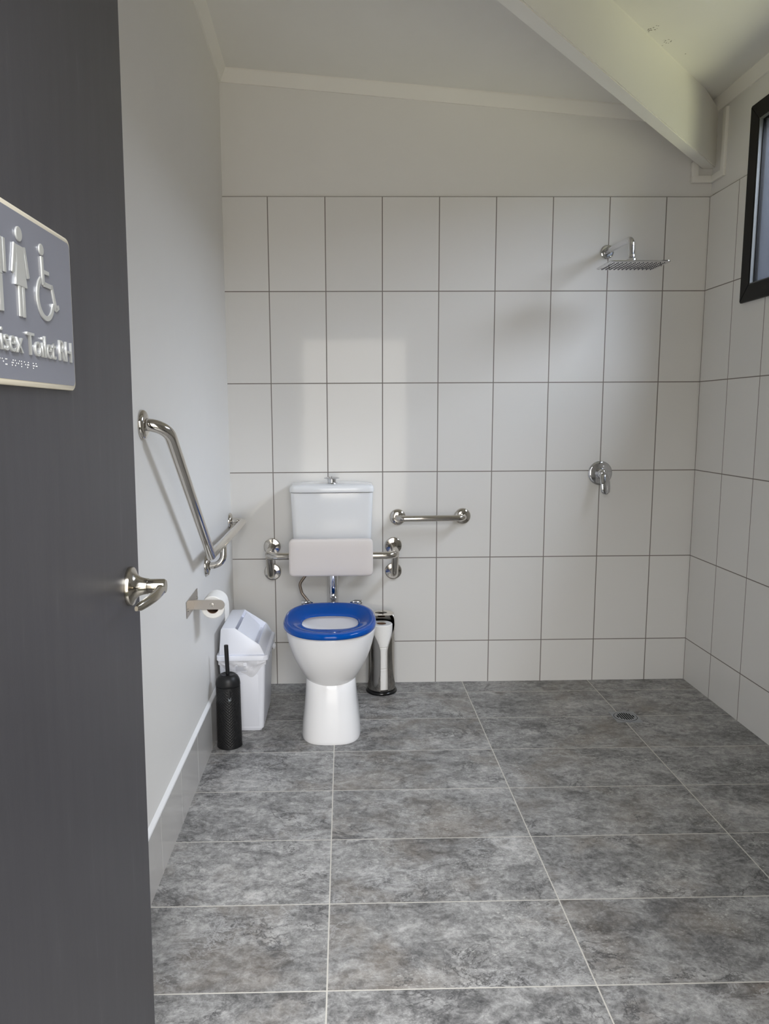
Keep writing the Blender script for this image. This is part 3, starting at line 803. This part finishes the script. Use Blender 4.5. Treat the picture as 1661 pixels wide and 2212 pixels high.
# ------------------------------------------------------------------ toilet brush
bx, by = -.1255, -.668
tb = thing('toilet_brush', 'matt black toilet brush in a dimpled cylinder beside the white bin', 'toilet brush', (bx, by, 0))
bm = BM(); lathe(bm, [(0, 0), (.0465, 0), (.0485, .002), (.0482, .008), (.0475, .014), (.0462, .238), (.0458, .2415), (.043, .242), (.043, .02), (0, .02)], seg=56)
obj('canister', bm, 'dimpled', tb)
bm = BM(); lathe(bm, [(0, .2428), (.0455, .2428), (.0468, .2450), (.0466, .2520), (.0445, .2640), (.0390, .2760), (.0310, .2838), (.0270, .2858), (.0262, .2850), (.012, .2820), (0, .2820)], seg=48)
obj('cap', bm, 'black_plastic', tb)
bm = BM(); lathe(bm, [(0, .2820), (.0060, .2822), (.0066, .2850), (.0066, .289)], seg=20); tube(bm, [(0, 0, .286), (-.0015, 0, .330), (-.0030, 0, .3970), (-.0030, 0, .3985), (-.0030, 0, .3990)], [.0078, .0080, .0082, .0080, .0072], 20)
obj('handle', bm, 'black_plastic', tb)
# glossy tag with small white script mark
def on_barrel(u, z, r=.0482): a = -PI / 2 + u / .0475; return (r * math.cos(a), r * math.sin(a), z)
bm = BM(); v0 = []
us = [.0065 + i * .0019 for i in range(7)]
for z in (.2075, .2305):
    v0.append([bm.verts.new(on_barrel(u + .0, z, .0475)) for u in us])
for z in (.2075, .2305):
    v0.append([bm.verts.new(on_barrel(u + .0, z, .0462)) for u in us])
for i in range(6):
    bm.faces.new((v0[0][i], v0[0][i + 1], v0[1][i + 1], v0[1][i])); bm.faces.new((v0[2][i], v0[3][i], v0[3][i + 1], v0[2][i + 1]))
    bm.faces.new((v0[0][i], v0[2][i], v0[2][i + 1], v0[0][i + 1])); bm.faces.new((v0[1][i], v0[1][i + 1], v0[3][i + 1], v0[3][i]))
bm.faces.new((v0[0][0], v0[1][0], v0[3][0], v0[2][0])); bm.faces.new((v0[0][6], v0[2][6], v0[3][6], v0[1][6]))
tg = obj('tag', bm, 'black_gloss', tb, True); tg['label'] = 'glossy black tag'
bm = BM()
strokes = [[(.0070, .2055), (.0080, .2010), (.0078, .1958), (.0090, .1955)], [(.0098, .2015), (.0096, .1965), (.0108, .1960), (.0116, .2010), (.0118, .1965)], [(.0132, .2012), (.0130, .1966)], [(.0168, .2070), (.0160, .2050), (.0158, .1960), (.0172, .1958)], [(.0072, .1935), (.0150, .1945)]]
for s_ in strokes:
    tube(bm, [on_barrel(u, z, .0478) for u, z in s_], .00042, 6)
obj('script_mark', bm, 'white_print', tb)['label'] = 'tiny white script mark'

# ------------------------------------------------------------------ spare roll canister with three rolls
hx, hy = .4880, -.1070
sc_ = thing('spare_roll_canister', 'polished steel spare-roll canister standing on the floor beside the toilet', 'toilet roll canister', (hx, hy, 0))
bm = BM(); lathe(bm, [(0, 0), (.0690, 0), (.0715, .003), (.0715, .008), (.0690, .012), (.0655, .0135), (.0655, .018), (0, .018)], seg=56)
obj('base', bm, 'black_gloss', sc_)['label'] = 'glossy black round base'
# shell: open at the front, the opening flaring wide towards the top
bm = BM(); rowsz = [.0135, .03, .06, .10, .14, .18, .21, .235, .255, .275, .295, .315, .335, .352, .362, .3665]
front = -PI / 2 + .16
def half(z):
    if z < .20: return math.radians(15) + (.20 - z) * .1
    t = min(1, (z - .20) / .155); return math.radians(15) + math.radians(95) * (t ** 1.7)
def rad(z):
    r = .0640 - .0035 * min(1, z / .12) 
    return r - .006 * max(0, (z - .350) / .0165) ** 2
NSg = 60; outer = []; inner = []
for z in rowsz:
    h = half(z); ro = []; ri = []
    for j in range(NSg + 1):
        a = front + h + (2 * PI - 2 * h) * j / NSg
        ro.append(bm.verts.new((rad(z) * math.cos(a), rad(z) * math.sin(a), z))); ri.append(bm.verts.new(((rad(z) - .0012) * math.cos(a), (rad(z) - .0012) * math.sin(a), z)))
    outer.append(ro); inner.append(ri)
for i in range(len(rowsz) - 1):
    for j in range(NSg):
        bm.faces.new((outer[i][j], outer[i][j + 1], outer[i + 1][j + 1], outer[i + 1][j])); bm.faces.new((inner[i][j], inner[i + 1][j], inner[i + 1][j + 1], inner[i][j + 1]))
    for j in (0, NSg): bm.faces.new((outer[i][j], outer[i + 1][j], inner[i + 1][j], inner[i][j]))
for i in (0, len(rowsz) - 1):
    for j in range(NSg): bm.faces.new((outer[i][j], outer[i][j + 1], inner[i][j + 1], inner[i][j]))
obj('shell', bm, 'dark_chrome', sc_, True, angle=50)['label'] = 'mirror steel shell with a front slot'
# top plate with a finger hole
bm = BM(); to_, ti = [], []
for j in range(49):
    a = 2 * PI * j / 48
    x, y = .0565 * math.cos(a), .0565 * math.sin(a); y = max(y, -.034)
    to_.append((x, y)); ti.append((.0275 * math.cos(a) - .001, .0190 * math.sin(a) + .010))
for zt, zb in ((.3670, .3655),):
    A_ = [bm.verts.new((x, y, zt)) for x, y in to_[:-1]]; B_ = [bm.verts.new((x, y, zt)) for x, y in ti[:-1]]
    A2 = [bm.verts.new((x, y, zb)) for x, y in to_[:-1]]; B2 = [bm.verts.new((x, y, zb)) for x, y in ti[:-1]]
    for j in range(48):
        j2 = (j + 1) % 48
        bm.faces.new((A_[j], A_[j2], B_[j2], B_[j])); bm.faces.new((A2[j], B2[j], B2[j2], A2[j2])); bm.faces.new((A_[j], A2[j], A2[j2], A_[j2])); bm.faces.new((B_[j], B_[j2], B2[j2], B2[j]))
obj('top_plate', bm, 'stainless', sc_, True, angle=40)['label'] = 'steel top plate with a finger hole'
labs = ['bottom roll of the three stacked in the steel canister', 'middle roll of the three stacked in the steel canister', 'top roll of the three in the steel canister, its core showing']
for i in range(3):
    toilet_roll('white toilet paper, ' + labs[i], .0500 - .0008 * (i % 2), .1005, .0215, (hx - .001 + .0012 * (i - 1), hy - .004, .0185 + i * .1010), (0, 0, i * 1.3), 'spare toilet rolls in the steel canister')

# ------------------------------------------------------------------ shower
sh = thing('overhead_shower', 'square chrome overhead shower on an angled wall arm', 'shower', (0, 0, 0))
sx, sz = 1.494, 1.968
bm = BM(); lathe(bm, [(.0125, .0070), (.024, .0065), (.0290, .0040), (.0300, .001), (.0300, 0), (0, 0)], (sx, -.0005, sz), (0, -1, 0), 40)
obj('wall_rose', bm, 'chrome', sh)
bm = BM(); tube(bm, fillet([(sx, -.002, sz), (sx + .003, -.284, sz - .004), (sx + .006, -.284, 1.886)], .030, 10), .0120, 24)
lathe(bm, [(.0136, 0), (.0136, .018), (.0125, .019), (.0125, 0)], (sx, -.004, sz), (0, -1, 0), 24)
obj('arm', bm, 'chrome', sh)
bm = BM(); lathe(bm, [(.0125, .034), (.0132, .033), (.0132, .022), (.0120, .021), (.0120, .017), (.0185, .0165), (.0195, .015), (.0195, .003), (.0170, 0), (0, 0)], (sx + .006, -.284, 1.866), (0, 0, 1), 28)
obj('swivel_joint', bm, 'chrome', sh)
bm = BM(); hx0, hx1, hy0, hy1 = 1.3820, 1.6290, -.3720, -.1950
loft(bm, [[(x, y, z) for x, y, z in rrect(hx0 + .008, hx1 - .008, hy0 + .008, hy1 - .008, .012, 1.8545)], rrect(hx0 + .001, hx1 - .001, hy0 + .001, hy1 - .001, .016, 1.8560), rrect(hx0, hx1, hy0, hy1, .016, 1.8585), rrect(hx0 + .001, hx1 - .001, hy0 + .001, hy1 - .001, .016, 1.8610), rrect(hx0 + .006, hx1 - .006, hy0 + .006, hy1 - .006, .014, 1.8625), rrect(1.46, 1.55, -.32, -.25, .02, 1.8665)])
pl_ = obj('head_plate', bm, 'chrome', sh, True, angle=30)
bm = BM()
for i in range(13):
    for j in range(10):
        lathe(bm, [(.0026, 0), (.0022, -.0022), (.0012, -.0030), (0, -.0030)], (hx0 + .022 + i * (hx1 - hx0 - .044) / 12, hy0 + .018 + j * (hy1 - hy0 - .036) / 9, 1.8548), (0, 0, 1), 8)
nz_ = obj('nozzles', bm, 'nozzle', pl_, True); nz_['kind'] = 'stuff'; nz_['label'] = 'dark rubber spray nozzles'

mx_ = thing('shower_mixer', 'round chrome shower mixer tap with a lever on the tiled wall', 'tap', (0, 0, 0))
mc = (1.501, -.0005, .9895)
bm = BM(); lathe(bm, [(.0, .0100), (.048, .0090), (.0535, .0060), (.0560, .0020), (.0560, 0), (0, 0)], mc, (0, -1, 0), 56)
obj('cover_plate', bm, 'chrome', mx_)
bm = BM(); lathe(bm, [(.0255, .009), (.0245, .022), (.0225, .040), (.0180, .050), (.0090, .0545), (0, .0550)], mc, (0, -1, 0), 36)
obj('cartridge_housing', bm, 'chrome', mx_)
bm = BM(); rings = []
for i in range(12):
    t = i / 11
    z = mc[2] + .008 - .098 * t; y = -.046 - .030 * math.sin(t * PI * .62); w = (.0175 + .004 * math.sin(PI * t)) * (1 if 0 < i < 11 else .5); th = (.010 - .006 * t) * (1 if 0 < i < 11 else .6)
    rings.append([(mc[0] + .004 * t + w * math.cos(2 * PI * j / 18), y + th * math.sin(2 * PI * j / 18), z + (0 if 0 < i else -.003)) for j in range(18)])
loft(bm, rings); obj('lever', bm, 'chrome', mx_, True, angle=60)

# ------------------------------------------------------------------ floor waste
fd = thing('floor_drain', 'square metal floor waste with a round slotted grate set in the grey tiles', 'drain', (1.4945, -.4510, 0))
bm = BM(); loft(bm, [rrect(-.053, .053, -.056, .056, .003, .0002), rrect(-.053, .053, -.056, .056, .003, .0014), rrect(-.0515, .0515, -.0545, .0545, .003, .0018)])
obj('surround', bm, 'drain_metal', fd, False)
bm = BM(); lathe(bm, [(0, .0016), (.0475, .0016), (.0478, .0020), (.046, .0020), (.0455, .0030), (.044, .0033), (0, .0033)], seg=48)
gt = obj('grate', bm, 'drain_metal', fd)
bm = BM(); lathe(bm, [(.0458, .0019), (.0478, .0019), (.0478, .0023), (.0458, .0023), (.0458, .0019)], seg=48)
obj('grate_gap', bm, 'hole_dark', gt, False)
for i in range(8):
    x = (i - 3.5) * .0092; L = math.sqrt(max(0, .036 ** 2 - x * x)) * (.75 if i in (0, 7) else 1)
    bm = BM(); pts = []
    for j in range(7): a = PI * j / 6; pts.append((x + .0026 * math.cos(a), L - .0026 + .0026 * math.sin(a), .0032))
    for j in range(7): a = PI + PI * j / 6; pts.append((x + .0026 * math.cos(a), -L + .0026 + .0026 * math.sin(a), .0032))
    poly_prism(bm, pts, (0, 0, .0004)); obj('slot', bm, 'hole_dark', gt, False)

# ------------------------------------------------------------------ daylight
w = bpy.data.worlds.new('World'); scene.world = w; w.use_nodes = True
nt = w.node_tree; bg = nt.nodes['Background']
tcw = nt.nodes.new('ShaderNodeTexCoord'); sxyz = nt.nodes.new('ShaderNodeSeparateXYZ'); nt.links.new(tcw.outputs['Generated'], sxyz.inputs[0])
rp = nt.nodes.new('ShaderNodeValToRGB'); rp.color_ramp.elements[0].position = .44; rp.color_ramp.elements[0].color = (.20, .21, .17, 1)
rp.color_ramp.elements[1].position = .56; rp.color_ramp.elements[1].color = (.80, .88, 1.0, 1)
mr = nt.nodes.new('ShaderNodeMapRange'); mr.inputs[1].default_value = -1; mr.inputs[2].default_value = 1
nt.links.new(sxyz.outputs[2], mr.inputs[0]); nt.links.new(mr.outputs[0], rp.inputs[0]); nt.links.new(rp.outputs[0], bg.inputs[0]); bg.inputs[1].default_value = .6

def area(name, loc, target, sx_, sy_, power, col):
    l = bpy.data.lights.new(name, 'AREA'); l.shape = 'RECTANGLE'; l.size = sx_; l.size_y = sy_; l.energy = power; l.color = col
    o_ = bpy.data.objects.new(name, l); COL.objects.link(o_); o_.location = loc
    o_.rotation_euler = (Vector(target) - Vector(loc)).to_track_quat('-Z', 'Y').to_euler(); return o_
area('door_skylight', (.5, -5.2, 3.5), (.6, -2.0, .3), 3.0, 2.2, 355, (.93, .955, 1.0))
area('door_ground_bounce', (.6, -5.0, 1.1), (.6, 0, 1.9), 2.6, 2.0, 74, (1.0, .935, .83))
area('window_skylight', (3.6, -1.4, 3.5), (.5, -1.2, .8), 2.8, 2.0, 640, (.90, .94, 1.0))
area('window_grass_bounce', (3.4, -1.7, .9), (1.2, -.8, 2.4), 1.8, 1.2, 50, (1.0, .95, .54))

# ------------------------------------------------------------------ camera
cam = bpy.data.cameras.new('camera'); co_ = bpy.data.objects.new('camera', cam); COL.objects.link(co_)
cam.sensor_fit = 'VERTICAL'; cam.sensor_height = 24.0; cam.lens = 1631.605 / 2212 * 24.0
cam.shift_x = 51.9259 / 2212; cam.shift_y = 18.7925 / 2212
cam.clip_start = .02; cam.clip_end = 100
co_.location = (.3251, -3.4485, 1.2592); co_.rotation_euler = (1.432, .0052, -.0217)
scene.camera = co_

scene.view_settings.view_transform = 'Standard'; scene.view_settings.look = 'None'
scene.view_settings.gamma = 1; scene.view_settings.use_curve_mapping = False
scene.view_settings.exposure = 0.24
cy = scene.cycles
cy.max_bounces = 10; cy.diffuse_bounces = 6; cy.glossy_bounces = 6; cy.transparent_max_bounces = 12
cy.caustics_reflective = False; cy.caustics_refractive = False
cy.sample_clamp_indirect = 6; cy.use_denoising = True
